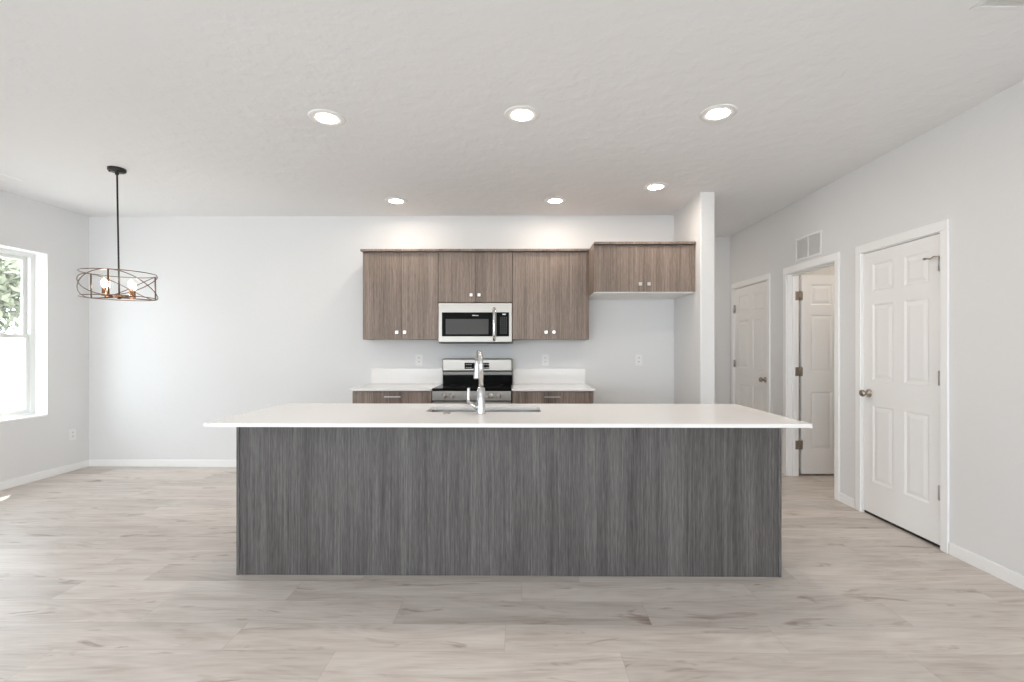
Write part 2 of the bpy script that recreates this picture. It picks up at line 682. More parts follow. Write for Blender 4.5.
def window(name, axis, a0, a1, z0, z1, plane, out, label, rail=True, sill=True):
    """double-hung style window set toward the outside of its opening; out = outward direction (-1)"""
    w = thing(name, (plane, (a0 + a1) / 2, z0) if axis == 'y' else ((a0 + a1) / 2, plane, z0), label, 'window', None, 'structure')

    def bx(bm, u0, u1, n0, n1, c0, c1, bev=0.003):
        if axis == 'y':
            box(bm, min(plane + n0, plane + n1), max(plane + n0, plane + n1), u0, u1, c0, c1, bev)
        else:
            box(bm, u0, u1, min(plane + n0, plane + n1), max(plane + n0, plane + n1), c0, c1, bev)

    def rim(bm, u0, u1, c0, c1, wd, n0, n1):
        bx(bm, u0, u0 + wd, n0, n1, c0, c1)
        bx(bm, u1 - wd, u1, n0, n1, c0, c1)
        bx(bm, u0 + wd, u1 - wd, n0, n1, c0, c0 + wd)
        bx(bm, u0 + wd, u1 - wd, n0, n1, c1 - wd, c1)
    bm = bmesh.new()
    rim(bm, a0, a1, z0, z1, 0.042, 0.0, 0.07 * out)
    obj('window_frame', bm, M['vinyl'], w)
    if rail:
        zm = 1.415
        bm = bmesh.new()
        rim(bm, a0 + 0.042, a1 - 0.042, zm - 0.02, z1 - 0.042, 0.036, 0.042 * out, 0.062 * out)
        s = obj('sash', bm, M['vinyl'], w)
        bm = bmesh.new()
        bx(bm, a0 + 0.076, a1 - 0.076, 0.050 * out, 0.053 * out, zm + 0.014, z1 - 0.076, 0)
        obj('pane', bm, M['glass'], s)
        bm = bmesh.new()
        rim(bm, a0 + 0.042, a1 - 0.042, z0 + 0.042, zm + 0.02, 0.036, 0.012 * out, 0.034 * out)
        s = obj('sash', bm, M['vinyl'], w)
        bm = bmesh.new()
        bx(bm, a0 + 0.076, a1 - 0.076, 0.020 * out, 0.023 * out, z0 + 0.076, zm - 0.014, 0)
        obj('pane', bm, M['glass'], s)
        bm = bmesh.new()
        bx(bm, (a0 + a1) / 2 - 0.03, (a0 + a1) / 2 + 0.03, 0.0, 0.03 * out, zm + 0.02, zm + 0.035, 0.003)
        obj('sash_lock', bm, M['white_p'], w)
    else:
        am = (a0 + a1) / 2
        for u0, u1, n0 in ((a0 + 0.042, am + 0.03, 0.010), (am - 0.03, a1 - 0.042, 0.040)):
            bm = bmesh.new()
            rim(bm, u0, u1, z0 + 0.042, z1 - 0.042, 0.06, n0 * out, (n0 + 0.025) * out)
            s = obj('sash', bm, M['vinyl'], w)
            bm = bmesh.new()
            bx(bm, u0 + 0.058, u1 - 0.058, (n0 + 0.010) * out, (n0 + 0.013) * out, z0 + 0.10, z1 - 0.10, 0)
            obj('pane', bm, M['glass'], s)
    return w


w1 = window('window_1', 'y', WIN1[0], WIN1[1], WIN1[2], WIN1[3], XL - 0.125, -1, 'white framed window in the left wall looking out on trees and a white fence')
# white painted return around the opening
bm = bmesh.new()
r = 0.004
y0, y1, z0, z1 = WIN1
box(bm, XL - 0.125, XL + 0.002, y1 - r, y1 + 0.002, z0, z1)
box(bm, XL - 0.125, XL + 0.002, y0 - 0.002, y0 + r, z0, z1)
box(bm, XL - 0.125, XL + 0.002, y0, y1, z1 - r, z1 + 0.002)
box(bm, XL - 0.125, XL + 0.004, y0, y1, z0 - 0.002, z0 + 0.014)
obj('window_return', bm, M['trim'], w1)
window('window_2', 'y', WIN2[0], WIN2[1], WIN2[2], WIN2[3], XL - 0.06, -1, 'white sliding glass patio door in the left wall beside the viewer', rail=False)
window('window_3', 'x', WIN3[0], WIN3[1], WIN3[2], WIN3[3], YF - 0.125, -1, 'white window in the wall behind the viewer, left one')
window('window_4', 'x', WIN4[0], WIN4[1], WIN4[2], WIN4[3], YF - 0.125, -1, 'white window in the wall behind the viewer, right one')

# ------------------------------------------------------------------ doors
ROWS = [(0.245, 0.835), (1.03, 1.615), (1.715, 1.925)]


def panel_face(t, w, h, y, sgn, rows):
    """six moulded panels on the face at local y (sgn -1 faces -y)"""
    st = 0.105 if w > 0.72 else 0.095
    mid = 0.10
    c = w / 2
    cols = [(st, c - mid / 2), (c + mid / 2, w - st)]
    xs = sorted({0, w, *[v for p in cols for v in p]})
    zs = sorted({0, h, *[v for p in rows for v in p]})
    V = {}

    def vt(x, z, d=0.0):
        key = (round(x, 5), round(z, 5), round(d, 5))
        if key not in V:
            V[key] = t.verts.new((x, y - sgn * d, z))
        return V[key]
    for i in range(len(xs) - 1):
        for j in range(len(zs) - 1):
            a, b, p, q = xs[i], xs[i + 1], zs[j], zs[j + 1]
            if (a, b) in cols and (p, q) in rows:
                loops = []
                for ins, d in ((0, 0), (0.012, 0.0062), (0.019, 0.0062), (0.045, 0.001)):
                    loops.append([vt(a + ins, p + ins, d), vt(b - ins, p + ins, d), vt(b - ins, q - ins, d), vt(a + ins, q - ins, d)])
                for A, Bq in zip(loops, loops[1:]):
                    for k in range(4):
                        t.faces.new((A[k], A[(k + 1) % 4], Bq[(k + 1) % 4], Bq[k]))
                t.faces.new(loops[-1])
            else:
                t.faces.new((vt(a, p), vt(b, p), vt(b, q), vt(a, q)))
    return V


def slab_mesh(w, h, th, T, both=True):
    t = bmesh.new()
    panel_face(t, w, h, 0.0, -1, ROWS)
    panel_face(t, w, h, th, 1, ROWS)
    # close the edges
    for z in (0, h):
        t.faces.new([t.verts.new(c) for c in ((0, 0, z), (w, 0, z), (w, th, z), (0, th, z))])
    for x in (0, w):
        t.faces.new([t.verts.new(c) for c in ((x, 0, 0), (x, th, 0), (x, th, h), (x, 0, h))])
    bmesh.ops.remove_doubles(t, verts=list(t.verts), dist=1e-5)
    bm = bmesh.new()
    merge(bm, t, T)
    return bm


def door_knob(T, x, z, parent, y=0.0):
    bm = bmesh.new()
    R = T @ Matrix.Translation((x, y, z)) @ Matrix.Rotation(math.pi / 2, 4, 'X')
    lathe(bm, [(0, 0), (0.032, 0), (0.032, 0.004), (0.026, 0.009), (0.013, 0.012), (0.011, 0.030), (0.018, 0.036), (0.026, 0.046),
               (0.0275, 0.054), (0.024, 0.063), (0.014, 0.068), (0, 0.069)], R, 24)
    return obj('door_knob', bm, M['satin'], parent, 'satin nickel round door knob')


def hinge(T, x, z, parent, leaf=0.017):
    bm = bmesh.new()
    box(bm, x - leaf, x + leaf, -0.004, 0.001, z - 0.045, z + 0.045, 0.0008, 1, T)
    tube(bm, [(x, -0.006, z - 0.047), (x, -0.007, z + 0.047)], 0.0085, 10, T=T)
    return obj('hinge', bm, M['hinge'], parent, 'satin nickel hinge')


def casing_mesh(w, h, T):
    cw, ct, ch = 0.056, 0.015, 0.066
    bm = bmesh.new()
    for x in (-cw - 0.006, w + 0.006):
        box(bm, x, x + cw, -ct, 0, 0, h + 0.006, 0.004, 2, T)
    box(bm, -cw - 0.006, w + cw + 0.006, -ct, 0, h + 0.006, h + 0.006 + ch, 0.004, 2, T)
    return bm


def jamb_mesh(w, h, T, depth):
    bm = bmesh.new()
    box(bm, -0.019, 0.0, 0, depth, 0, h, 0, 2, T)
    box(bm, w, w + 0.019, 0, depth, 0, h, 0, 2, T)
    box(bm, -0.019, w + 0.019, 0, depth, h, h + 0.019, 0, 2, T)
    # stop
    return bm


def wall_frame(yfar):
    # local x runs from far to near along the right wall, local -y faces the kitchen
    return Matrix.Translation((XR, yfar, 0)) @ Matrix.Rotation(-math.pi / 2, 4, 'Z')


def closed_door(name, y0, y1, hinge_side, knob_side, label, hz, stop_pin=False):
    w = y1 - y0
    T = wall_frame(y1)
    d = thing(name, (XR, (y0 + y1) / 2, 0), label, 'door', None, 'structure')
    obj('door_casing', casing_mesh(w, DOOR_H, T), M['trim'], d)
    obj('door_jamb', jamb_mesh(w, DOOR_H, T, RT), M['trim'], d)
    Ts = T @ Matrix.Translation((0.003, 0.007, 0.022))
    s = obj('door_slab', slab_mesh(w - 0.006, DOOR_H - 0.026, 0.035, Ts), M['door'], d)
    obj('door_gap_shade', B(XR + 0.012, XR + 0.032, y0 + 0.004, y1 - 0.004, 0.003, 0.023), M['dark'], s, 'black strip put in as the shadow under the door')  # black strip stands in for the shadow below the slab
    kx = 0.062 if knob_side == 'far' else w - 0.062
    door_knob(T, kx, 0.948, s, 0.007)
    hx = 0.004 if hinge_side == 'far' else w - 0.004
    for z in hz:
        hinge(T @ Matrix.Translation((0, 0.001, 0)), hx, z, s)
    if stop_pin:
        z = hz[0] + 0.045
        bm = bmesh.new()
        tube(bm, [(hx, -0.010, z), (hx - 0.03, -0.018, z + 0.006), (hx - 0.05, -0.022, z - 0.005), (hx - 0.088, -0.026, z + 0.001)], 0.004, 8, T=T)
        lathe(bm, [(0, 0), (0.008, 0), (0.008, 0.012), (0, 0.012)], T @ Matrix.Translation((hx - 0.085, -0.026, z + 0.001)) @ Matrix.Rotation(-math.pi / 2, 4, 'Y'), 12)
        obj('door_stop', bm, M['satin'], s, 'hinge-pin door stop')
    return d


closed_door('door_1', NEAR[0], NEAR[1], 'near', 'far', 'closed white six-panel door nearest the viewer on the right wall', (1.845, 1.105, 0.365), True)
closed_door('door_2', FAR[0], FAR[1], 'far', 'near', 'closed white six-panel door at the far end of the right wall', (1.795, 1.105, 0.365))

w = OPEN[1] - OPEN[0]
T = wall_frame(OPEN[1])
d = thing('door_3', (XR, sum(OPEN) / 2, 0), 'cased doorway with its white six-panel door standing open into the room beyond', 'door', None, 'structure')
obj('door_casing', casing_mesh(w, DOOR_H, T), M['trim'], d)
obj('door_jamb', jamb_mesh(w, DOOR_H, T, RT), M['trim'], d)
bm = bmesh.new()
box(bm, 0.0, 0.012, 0.045, 0.07, 0, DOOR_H, 0.001, 1, T)
box(bm, w - 0.012, w, 0.045, 0.07, 0, DOOR_H, 0.001, 1, T)
box(bm, 0.0, w, 0.045, 0.07, DOOR_H - 0.012, DOOR_H, 0.001, 1, T)
obj('door_stop_moulding', bm, M['trim'], d)
To = Matrix.Translation((XR + RT + 0.030, OPEN[1] + 0.004, 0.022))
s = obj('door_slab', slab_mesh(w - 0.006, DOOR_H - 0.026, 0.035, To), M['door'], d)
for z in (1.83, 1.06, 0.315):
    bm = bmesh.new()
    X = XR + RT
    box(bm, X - 0.034, X + 0.001, OPEN[1] - 0.0025, OPEN[1] + 0.001, z - 0.045, z + 0.045, 0.0008, 1)
    box(bm, X + 0.012, X + 0.044, OPEN[1] + 0.001, OPEN[1] + 0.0045, z - 0.045, z + 0.045, 0.0008, 1)
    tube(bm, [(X + 0.010, OPEN[1] - 0.001, z - 0.047), (X + 0.010, OPEN[1] - 0.001, z + 0.047)], 0.0065, 10)
    obj('hinge', bm, M['satin'], s, 'satin nickel hinge')
door_knob(To, w - 0.075, 0.93, s)

# ------------------------------------------------------------------ cabinets
YU, YFR, YBASE = 4.795, 4.485, 4.475    # door faces: uppers, refrigerator cabinet, base units
ZT, ZU = 2.262, 1.386                   # door tops, bottoms of the uppers


def cab_knob(x, yf, z, parent):
    bm = bmesh.new()
    tube(bm, [(x, yf, z), (x, yf - 0.016, z)], 0.007, 10)
    box(bm, x - 0.015, x + 0.015, yf - 0.027, yf - 0.015, z - 0.015, z + 0.015, 0.001, 2)
    return obj('knob', bm, M['nickel'], parent, 'square brushed nickel knob')


def cab_door(x0, x1, z0, z1, yf, parent, knob=None, name='door'):
    dr = obj(name, B(x0 + 0.0015, x1 - 0.0015, yf, yf + 0.019, z0, z1, 0.0015, 2), M['lam'], parent)
    if knob:
        cab_knob(knob[0], yf, knob[1], dr)
    return dr


def upper_cab(x0, x1, z0, yf, label, ends=(0, 0), knob_up=0.075, knob_in=0.040, crown=(0, 0), white_bottom=False):
    c = thing('upper_cabinet', ((x0 + x1) / 2, (yf + YB) / 2, z0), label, 'cabinet', 'wood-look upper cabinets')
    yb = YB - 0.001
    obj('cabinet_body', B(x0 + 0.001, x1 - 0.001, yf + 0.021, yb, z0 + 0.003, 2.285, 0.001, 1), M['lam'], c)
    for side, e in zip((0, 1), ends):
        if e:
            xa, xb = (x0, x0 + e) if side == 0 else (x1 - e, x1)
            obj('end_panel', B(xa, xb, yf + 0.003, yb, z0, 2.285, 0.001, 1), M['lam'], c)
    xa, xb = x0 + (ends[0] or 0.001), x1 - (ends[1] or 0.001)
    xm = (xa + xb) / 2
    cab_door(xa, xm, z0 + 0.002, ZT + 0.007, yf, c, (xm - knob_in, z0 + knob_up))
    cab_door(xm, xb, z0 + 0.002, ZT + 0.007, yf, c, (xm + knob_in, z0 + knob_up))
    bm = bmesh.new()
    box(bm, x0 - crown[0], x1 + crown[1], yf - 0.022, yb, 2.286, 2.308, 0.002, 2)
    obj('crown_trim', bm, M['lam'], c)
    if white_bottom:
        obj('underside', B(x0 + 0.004, x1 - 0.004, yf + 0.004, yb, z0 - 0.006, z0 + 0.002, 0.001, 1), M['white_mel'], c, 'white underside panel')
    return c


XC0, XM0, XM1, XC1 = -1.630, -0.856, -0.098, 0.684
upper_cab(XC0, XM0, ZU, YU, 'tall wood-look wall cabinet to the left of the microwave', (0.018, 0), crown=(0.018, 0))
upper_cab(XM0, XM1, 1.765, YU, 'short wood-look wall cabinet directly above the microwave', (0, 0))
upper_cab(XM1, XC1, ZU, YU, 'tall wood-look wall cabinet to the right of the microwave', (0, 0.018))
upper_cab(XC1, PX0 - 0.002, 1.833, YFR, 'short deep wood-look cabinet over the empty refrigerator space', (0.022, 0.032), crown=(0, 0), white_bottom=True)


def pull(x, yf, z, parent, w=0.155):
    bm = bmesh.new()
    box(bm, x - w / 2, x + w / 2, yf - 0.032, yf - 0.022, z - 0.006, z + 0.006, 0.002, 2)
    for s in (-1, 1):
        tube(bm, [(x + s * (w / 2 - 0.02), yf, z), (x + s * (w / 2 - 0.02), yf - 0.024, z)], 0.005, 8)
    return obj('bar_pull', bm, M['nickel'], parent, 'brushed nickel bar pull')


def base_cab(x0, x1, label, ends, drawer_label=None):
    c = thing('base_cabinet', ((x0 + x1) / 2, (YBASE + YB) / 2, 0), label, 'cabinet', 'wood-look base cabinets beside the range')
    bm = bmesh.new()
    box(bm, x0 + 0.001, x1 - 0.001, YBASE + 0.021, YB - 0.002, 0.10, 0.891, 0.001, 1)
    box(bm, x0 + 0.001, x1 - 0.001, YBASE + 0.085, YB - 0.002, 0.0, 0.101)
    obj('cabinet_body', bm, M['lam'], c)
    for side, e in zip((0, 1), ends):
        if e:
            xa, xb = (x0, x0 + e) if side == 0 else (x1 - e, x1)
            obj('end_panel', B(xa, xb, YBASE + 0.003, YB - 0.002, 0.0, 0.891, 0.001, 1), M['lam'], c)
    xa, xb = x0 + (ends[0] or 0.001), x1 - (ends[1] or 0.001)
    xm = (xa + xb) / 2
    dw = cab_door(xa, xb, 0.735, 0.884, YBASE, c, None, 'drawer')
    pull(xm, YBASE, 0.836, dw)
    cab_door(xa, xm, 0.112, 0.730, YBASE, c, (xm - 0.04, 0.66))
    cab_door(xm, xb, 0.112, 0.730, YBASE, c, (xm + 0.04, 0.66))
    return c


base_cab(XC0 + 0.010, XM0 - 0.004, 'wood-look base cabinet with a drawer to the left of the range', (0.018, 0))
base_cab(XM1 + 0.004, XC1 - 0.004, 'wood-look base cabinet with a drawer to the right of the range', (0, 0.012))


def counter(x0, x1, label):
    c = thing('countertop', ((x0 + x1) / 2, (4.45 + YB) / 2, 0.892), label, 'countertop', 'white quartz counters along the back wall')
    obj('counter_slab', B(x0, x1, YBASE - 0.026, YB - 0.001, 0.892, 0.912, 0.002, 2), M['quartz'], c)
    obj('backsplash', B(x0, x1, YB - 0.021, YB - 0.001, 0.912, 1.078, 0.002, 2), M['quartz'], c)


counter(-1.642, XM0 - 0.002, 'white quartz counter with low backsplash left of the range')
counter(XM1 + 0.002, 0.692, 'white quartz counter with low backsplash right of the range')

# ------------------------------------------------------------------ kitchen island
IX0, IX1, IY0, IY1 = -1.636, 1.471, 2.680, 3.235
isl = thing('kitchen_island', ((IX0 + IX1) / 2, (IY0 + IY1) / 2, 0), 'long grey wood-grain island cabinet under the white counter', 'kitchen island')
bm = bmesh.new()
SX0, SX1, SY0, SY1 = -0.59, 0.115, 2.845, 3.10     # sink opening
box(bm, IX0 + 0.019, SX0 - 0.05, IY0 + 0.017, IY1 - 0.022, 0.10, 0.888)
box(bm, SX1 + 0.05, IX1 - 0.019, IY0 + 0.017, IY1 - 0.022, 0.10, 0.888)
box(bm, SX0 - 0.05, SX1 + 0.05, IY0 + 0.017, IY1 - 0.022, 0.10, 0.62)
box(bm, SX0 - 0.05, SX1 + 0.05, IY1 - 0.04, IY1 - 0.022, 0.62, 0.888)
box(bm, IX0 + 0.019, IX1 - 0.019, IY0 + 0.017, IY1 - 0.09, 0.0, 0.101)
obj('cabinet_body', bm, M['lami'], isl)
obj('back_panel', B(IX0 + 0.0185, IX1 - 0.0185, IY0, IY0 + 0.017, 0.0, 0.8915, 0.001, 1), M['lami'], isl)
obj('end_panel', B(IX0, IX0 + 0.018, IY0 - 0.004, IY1, 0.0, 0.8915, 0.001, 1), M['lami'], isl)
obj('end_panel', B(IX1 - 0.018, IX1, IY0 - 0.004, IY1, 0.0, 0.8915, 0.001, 1), M['lami'], isl)
xs = [IX0 + 0.02, -0.99, -0.69, -0.24, 0.22, 0.83, IX1 - 0.02]
for a, b in zip(xs, xs[1:]):
    dr = obj('door', B(a + 0.0015, b - 0.0015, IY1 - 0.021, IY1 - 0.002, 0.112, 0.884, 0.0015, 2), M['lami'], isl)
    bm = bmesh.new()
    tube(bm, [(b - 0.04, IY1 - 0.002, 0.80), (b - 0.04, IY1 + 0.016, 0.80)], 0.007, 10)
    box(bm, b - 0.0535, b - 0.0265, IY1 + 0.014, IY1 + 0.026, 0.787, 0.813, 0.002, 2)
    obj('knob', bm, M['nickel'], dr)


def counter_with_hole(x0, x1, y0, y1, z0, z1, hx0, hx1, hy0, hy1):
    t = bmesh.new()
    ox = [(x0, y0), (x1, y0), (x1, y1), (x0, y1)]
    rr = 0.03
    inner = []
    for cx, cyy, a0 in ((hx0 + rr, hy0 + rr, 180), (hx1 - rr, hy0 + rr, 270), (hx1 - rr, hy1 - rr, 0), (hx0 + rr, hy1 - rr, 90)):
        inner.append([(cx + rr * math.cos(math.radians(a0 + k * 15)), cyy + rr * math.sin(math.radians(a0 + k * 15))) for k in range(7)])
    L = {}
    for s, z in ((0, z0), (1, z1)):
        O = [t.verts.new((x, y, z)) for x, y in ox]
        I = [[t.verts.new((x, y, z)) for x, y in c] for c in inner]
        for k in range(4):
            for p, q in zip(I[k], I[k][1:]):
                t.faces.new((O[k], q, p))
            t.faces.new((O[k], O[(k + 1) % 4], I[(k + 1) % 4][0], I[k][-1]))
        L[s] = (O, [v for c in I for v in c])
    for idx in (0, 1):
        a, b = L[0][idx], L[1][idx]
        n = len(a)
        for k in range(n):
            t.faces.new((a[k], a[(k + 1) % n], b[(k + 1) % n], b[k]))
    bm = bmesh.new()
    merge(bm, t)
    return bm


it = obj('island_countertop', counter_with_hole(-1.646, 1.483, 2.413, 3.276, 0.892, 0.912, SX0, SX1, SY0, SY1), M['quartz'])
tag(it, 'long white quartz counter on the island with the sink cut into it', 'countertop')

# undermount sink
t = bmesh.new()
wl = 0.012
prof = [(SX0 - 0.018, SY0 - 0.018, SX1 + 0.018, SY1 + 0.018, 0.8915), (SX0 - 0.004, SY0 - 0.004, SX1 + 0.004, SY1 + 0.004, 0.8915),
        (SX0 + 0.004, SY0 + 0.004, SX1 - 0.004, SY1 - 0.004, 0.74), (SX0 + 0.03, SY0 + 0.03, SX1 - 0.03, SY1 - 0.03, 0.705)]
rings = []
for a0, b0, a1, b1, z in prof:
    rings.append([t.verts.new(c) for c in ((a0, b0, z), (a1, b0, z), (a1, b1, z), (a0, b1, z))])
for A, C in zip(rings, rings[1:]):
    for k in range(4):
        t.faces.new((A[k], A[(k + 1) % 4], C[(k + 1) % 4], C[k]))
t.faces.new(rings[-1])
bmesh.ops.solidify(t, geom=list(t.faces), thickness=0.008)
sk = bmesh.new()
merge(sk, t)
snk = obj('kitchen_sink', sk, M['sink'])
tag(snk, 'white undermount sink bowl set into the island counter', 'sink')
bm = bmesh.new()
lathe(bm, [(0, 0.716), (0.028, 0.716), (0.042, 0.719), (0.045, 0.714)], Matrix.Translation(((SX0 + SX1) / 2, (SY0 + SY1) / 2, 0)), 24)
obj('drain', bm, M['chrome'], snk, 'chrome drain')

# faucet
FX, FY, FZ = -0.241, 2.768, 0.912
fc = thing('kitchen_faucet', (FX, FY, FZ), 'tall chrome pull-down faucet standing on the island counter', 'faucet')
bm = bmesh.new()
lathe(bm, [(0, 0), (0.028, 0), (0.029, 0.004), (0.027, 0.012), (0.0255, 0.06), (0.0225, 0.15), (0.0200, 0.153), (0.0165, 0.158), (0, 0.158)], Matrix.Translation((FX, FY, FZ)), 28)
obj('faucet_body', bm, M['chrome'], fc)
ux, uy = -0.26, 0.966
pts = [(FX, FY, FZ + 0.155), (FX, FY, FZ + 0.29)]
R = 0.070
for k in range(1, 13):
    a = math.pi * k / 12 * 0.91
    dx = R * (1 - math.cos(a))
    pts.append((FX + ux * dx, FY + uy * dx, FZ + 0.29 + R * math.sin(a)))
bm = bmesh.new()
tube(bm, pts, [0.0142] * 2 + [0.0138] * (len(pts) - 2), 18)
obj('spout', bm, M['chrome'], fc)
ex, ey, ez = pts[-1]
bm = bmesh.new()
lathe(bm, [(0, 0.005), (0.0140, 0.005), (0.0150, 0), (0.0165, -0.03), (0.0215, -0.10), (0.0225, -0.108), (0.020, -0.113), (0, -0.113)], Matrix.Translation((ex, ey, ez)), 24)
obj('spray_head', bm, M['chrome'], fc)
bm = bmesh.new()
tube(bm, [(FX - 0.015, FY, 0.940), (FX - 0.045, FY - 0.004, 0.962), (FX - 0.074, FY - 0.006, 0.982)], [0.0165, 0.0145, 0.0115], 14)
tube(bm, [(FX - 0.072, FY - 0.006, 0.974), (FX - 0.074, FY - 0.006, 1.00), (FX - 0.073, FY - 0.006, 1.058), (FX - 0.073, FY - 0.006, 1.066)], [0.0115, 0.0085, 0.0090, 0.0090], 14)
obj('handle', bm, M['chrome'], fc)

bm = bmesh.new()
lathe(bm, [(0, 0), (0.021, 0), (0.021, 0.004), (0.017, 0.006), (0.012, 0.006), (0.011, 0.009), (0, 0.009)], Matrix.Translation((-0.445, 2.775, 0.912)), 24)
tag(obj('air_switch', bm, M['satin']), 'small round metal button on the island counter left of the faucet', 'switch')

# ------------------------------------------------------------------ range
RX0, RX1 = -0.853, -0.100
RYF = 4.452
rg = thing('kitchen_range', ((RX0 + RX1) / 2, 4.78, 0), 'stainless steel and black electric range between the base cabinets', 'range')
obj('range_body', B(RX0 + 0.002, RX1 - 0.002, RYF + 0.03, YB - 0.03, 0.03, 0.893, 0.003, 2), M['blackm'], rg)
bm = bmesh.new()
box(bm, RX0, RX1, RYF - 0.006, YB - 0.085, 0.893, 0.918, 0.006, 3)
ck = obj('cooktop', bm, M['black'], rg)
for bx_, by_, br in ((-0.66, 4.62, 0.10), (-0.30, 4.62, 0.085), (-0.66, 4.88, 0.075), (-0.30, 4.88, 0.10)):
    bm = bmesh.new()
    lathe(bm, [(br - 0.003, 0.9184), (br, 0.9184)], Matrix.Translation((bx_, by_, 0)), 36)
    obj('burner_ring', bm, M['screen'], ck)
obj('control_panel', B(RX0, RX1, RYF, RYF + 0.04, 0.800, 0.892, 0.004, 2), M['steel'], rg, 'stainless control panel')
cp = [o for o in rg.children if o.name.startswith('control_panel')][0]
for kx in (-0.736, -0.664, -0.294, -0.222):
    bm = bmesh.new()
    Rk = Matrix.Translation((kx, RYF, 0.846)) @ Matrix.Rotation(math.pi / 2, 4, 'X')
    lathe(bm, [(0, 0), (0.024, 0), (0.024, 0.006), (0.019, 0.010), (0.017, 0.030), (0.014, 0.034), (0, 0.034)], Rk, 24)
    box(bm, kx - 0.004, kx + 0.004, RYF - 0.040, RYF - 0.030, 0.828, 0.864, 0.002, 2)
    obj('knob', bm, M['nickel'], cp, 'metal control knob')
bm = bmesh.new()
box(bm, RX0 + 0.003, RX1 - 0.003, RYF + 0.002, RYF + 0.035, 0.235, 0.790, 0.004, 2)
od = obj('oven_door', bm, M['steel'], rg, 'stainless oven door')
obj('oven_window', B(RX0 + 0.12, RX1 - 0.12, RYF - 0.001, RYF + 0.01, 0.33, 0.64, 0.002, 1), M['black'], od)
bm = bmesh.new()
tube(bm, [(RX0 + 0.06, RYF - 0.045, 0.745), (RX1 - 0.06, RYF - 0.045, 0.745)], 0.011, 14)
for x in (RX0 + 0.09, RX1 - 0.09):
    tube(bm, [(x, RYF + 0.004, 0.745), (x, RYF - 0.045, 0.745)], 0.008, 10)
obj('handle', bm, M['steel'], od)
obj('storage_drawer', B(RX0 + 0.003, RX1 - 0.003, RYF + 0.002, RYF + 0.035, 0.06, 0.228, 0.004, 2), M['steel'], rg)
# backguard
BGY = 5.02
bm = bmesh.new()
box(bm, RX0 + 0.004, RX1 - 0.004, BGY + 0.012, YB - 0.012, 0.890, 1.035, 0.004, 2)
bg = obj('backguard', bm, M['black'], rg, 'black glass lower backguard')
bm = bmesh.new()
obj('backguard_lip', B(RX0 + 0.004, RX1 - 0.004, BGY + 0.002, YB - 0.012, 1.008, 1.050, 0.006, 3), plain('dark_steel', (0.16, 0.155, 0.15), 0.4, 1.0), bg, 'dark steel lip')
bm = bmesh.new()
box(bm, RX0, RX1, BGY - 0.012, YB - 0.010, 1.047, 1.187, 0.016, 4)
bp_ = obj('backguard_panel', bm, M['steel'], bg, 'stainless backguard panel')
bm = bmesh.new()
box(bm, -0.612, -0.350, BGY - 0.0135, BGY - 0.009, 1.078, 1.142, 0.001, 1)
cd = obj('clock_panel', bm, M['black'], bp_, 'black clock panel')
for i, xk in enumerate((-0.59, -0.567, -0.545, -0.40, -0.380, -0.362)):
    for zk in (1.092, 1.123):
        obj('key_mark', B(xk - 0.006, xk + 0.006, BGY - 0.0142, BGY - 0.0134, zk - 0.003, zk + 0.003), M['mark'], cd)

# ------------------------------------------------------------------ microwave
MYF = YU - 0.012
mw = thing('microwave', ((RX0 + RX1) / 2, 4.95, 1.355), 'stainless over-the-range microwave hung below the short cabinet', 'microwave')
zb, zt_ = 1.357, 1.762


def mpx(px):
    return (px - 522) / 98.6


def mpz(py):
    return 1.3 + (348 - py) / 98.6


bm = bmesh.new()
box(bm, XM0 + 0.004, XM1 - 0.004, MYF + 0.028, YB - 0.003, zb - 0.010, zt_, 0.003, 2)
obj('microwave_body', bm, M['blackm'], mw)
obj('face_frame', B(XM0 + 0.001, XM1 - 0.001, MYF, MYF + 0.028, zb, zt_, 0.007, 3), M['steel'], mw, 'brushed stainless face')
dp = obj('door', B(mpx(441.6), mpx(492.6), MYF - 0.004, MYF + 0.01, mpz(336.3), mpz(312.2), 0.002, 2), M['black'], mw, 'black glass door')
obj('door_window', B(mpx(445.4), mpx(488.4), MYF - 0.0055, MYF, mpz(334.2), mpz(318.9), 0.0008, 1), M['screen'], dp, 'grey door window')
bm = bmesh.new()
rnd = random.Random(5)
x = mpx(472.2)
while x < mpx(478.2):
    wd = rnd.uniform(0.004, 0.007)
    hh = rnd.choice((0.007, 0.007, 0.010))
    box(bm, x, x + wd, MYF - 0.0046, MYF - 0.0039, mpz(315.8), mpz(315.8) + hh)
    x += wd + 0.0025
obj('maker_mark', bm, M['mark'], dp)
kp = obj('keypad', B(mpx(496.2), mpx(509.0), MYF - 0.004, MYF + 0.01, mpz(336.3), mpz(312.2), 0.002, 2), M['black'], mw, 'black keypad panel')
obj('clock_display', B(mpx(502.4), mpx(505.8), MYF - 0.0050, MYF, mpz(314.7), mpz(313.6), 0.0004, 1), M['display'], kp)
key_print = plain('key_print', (0.28, 0.28, 0.28), 0.5)
for i in range(4):
    for j in range(8):
        cx = mpx(500.6 + i * 1.95)
        cz = mpz(317.6 + j * 2.2)
        obj('key_mark', B(cx - 0.0045, cx + 0.0045, MYF - 0.0046, MYF - 0.0039, cz - 0.0028, cz + 0.0028), key_print, kp)
bm = bmesh.new()
hx = mpx(494.2)
hpts = [(hx, MYF, mpz(308.2)), (hx, MYF - 0.035, mpz(309.6)), (hx, MYF - 0.042, mpz(313)), (hx, MYF - 0.042, mpz(335)), (hx, MYF - 0.035, mpz(338.6)), (hx, MYF, mpz(340.0))]
tube(bm, hpts, 0.015, 14)
obj('handle', bm, M['chrome'], mw, 'vertical bar handle')
bm = bmesh.new()
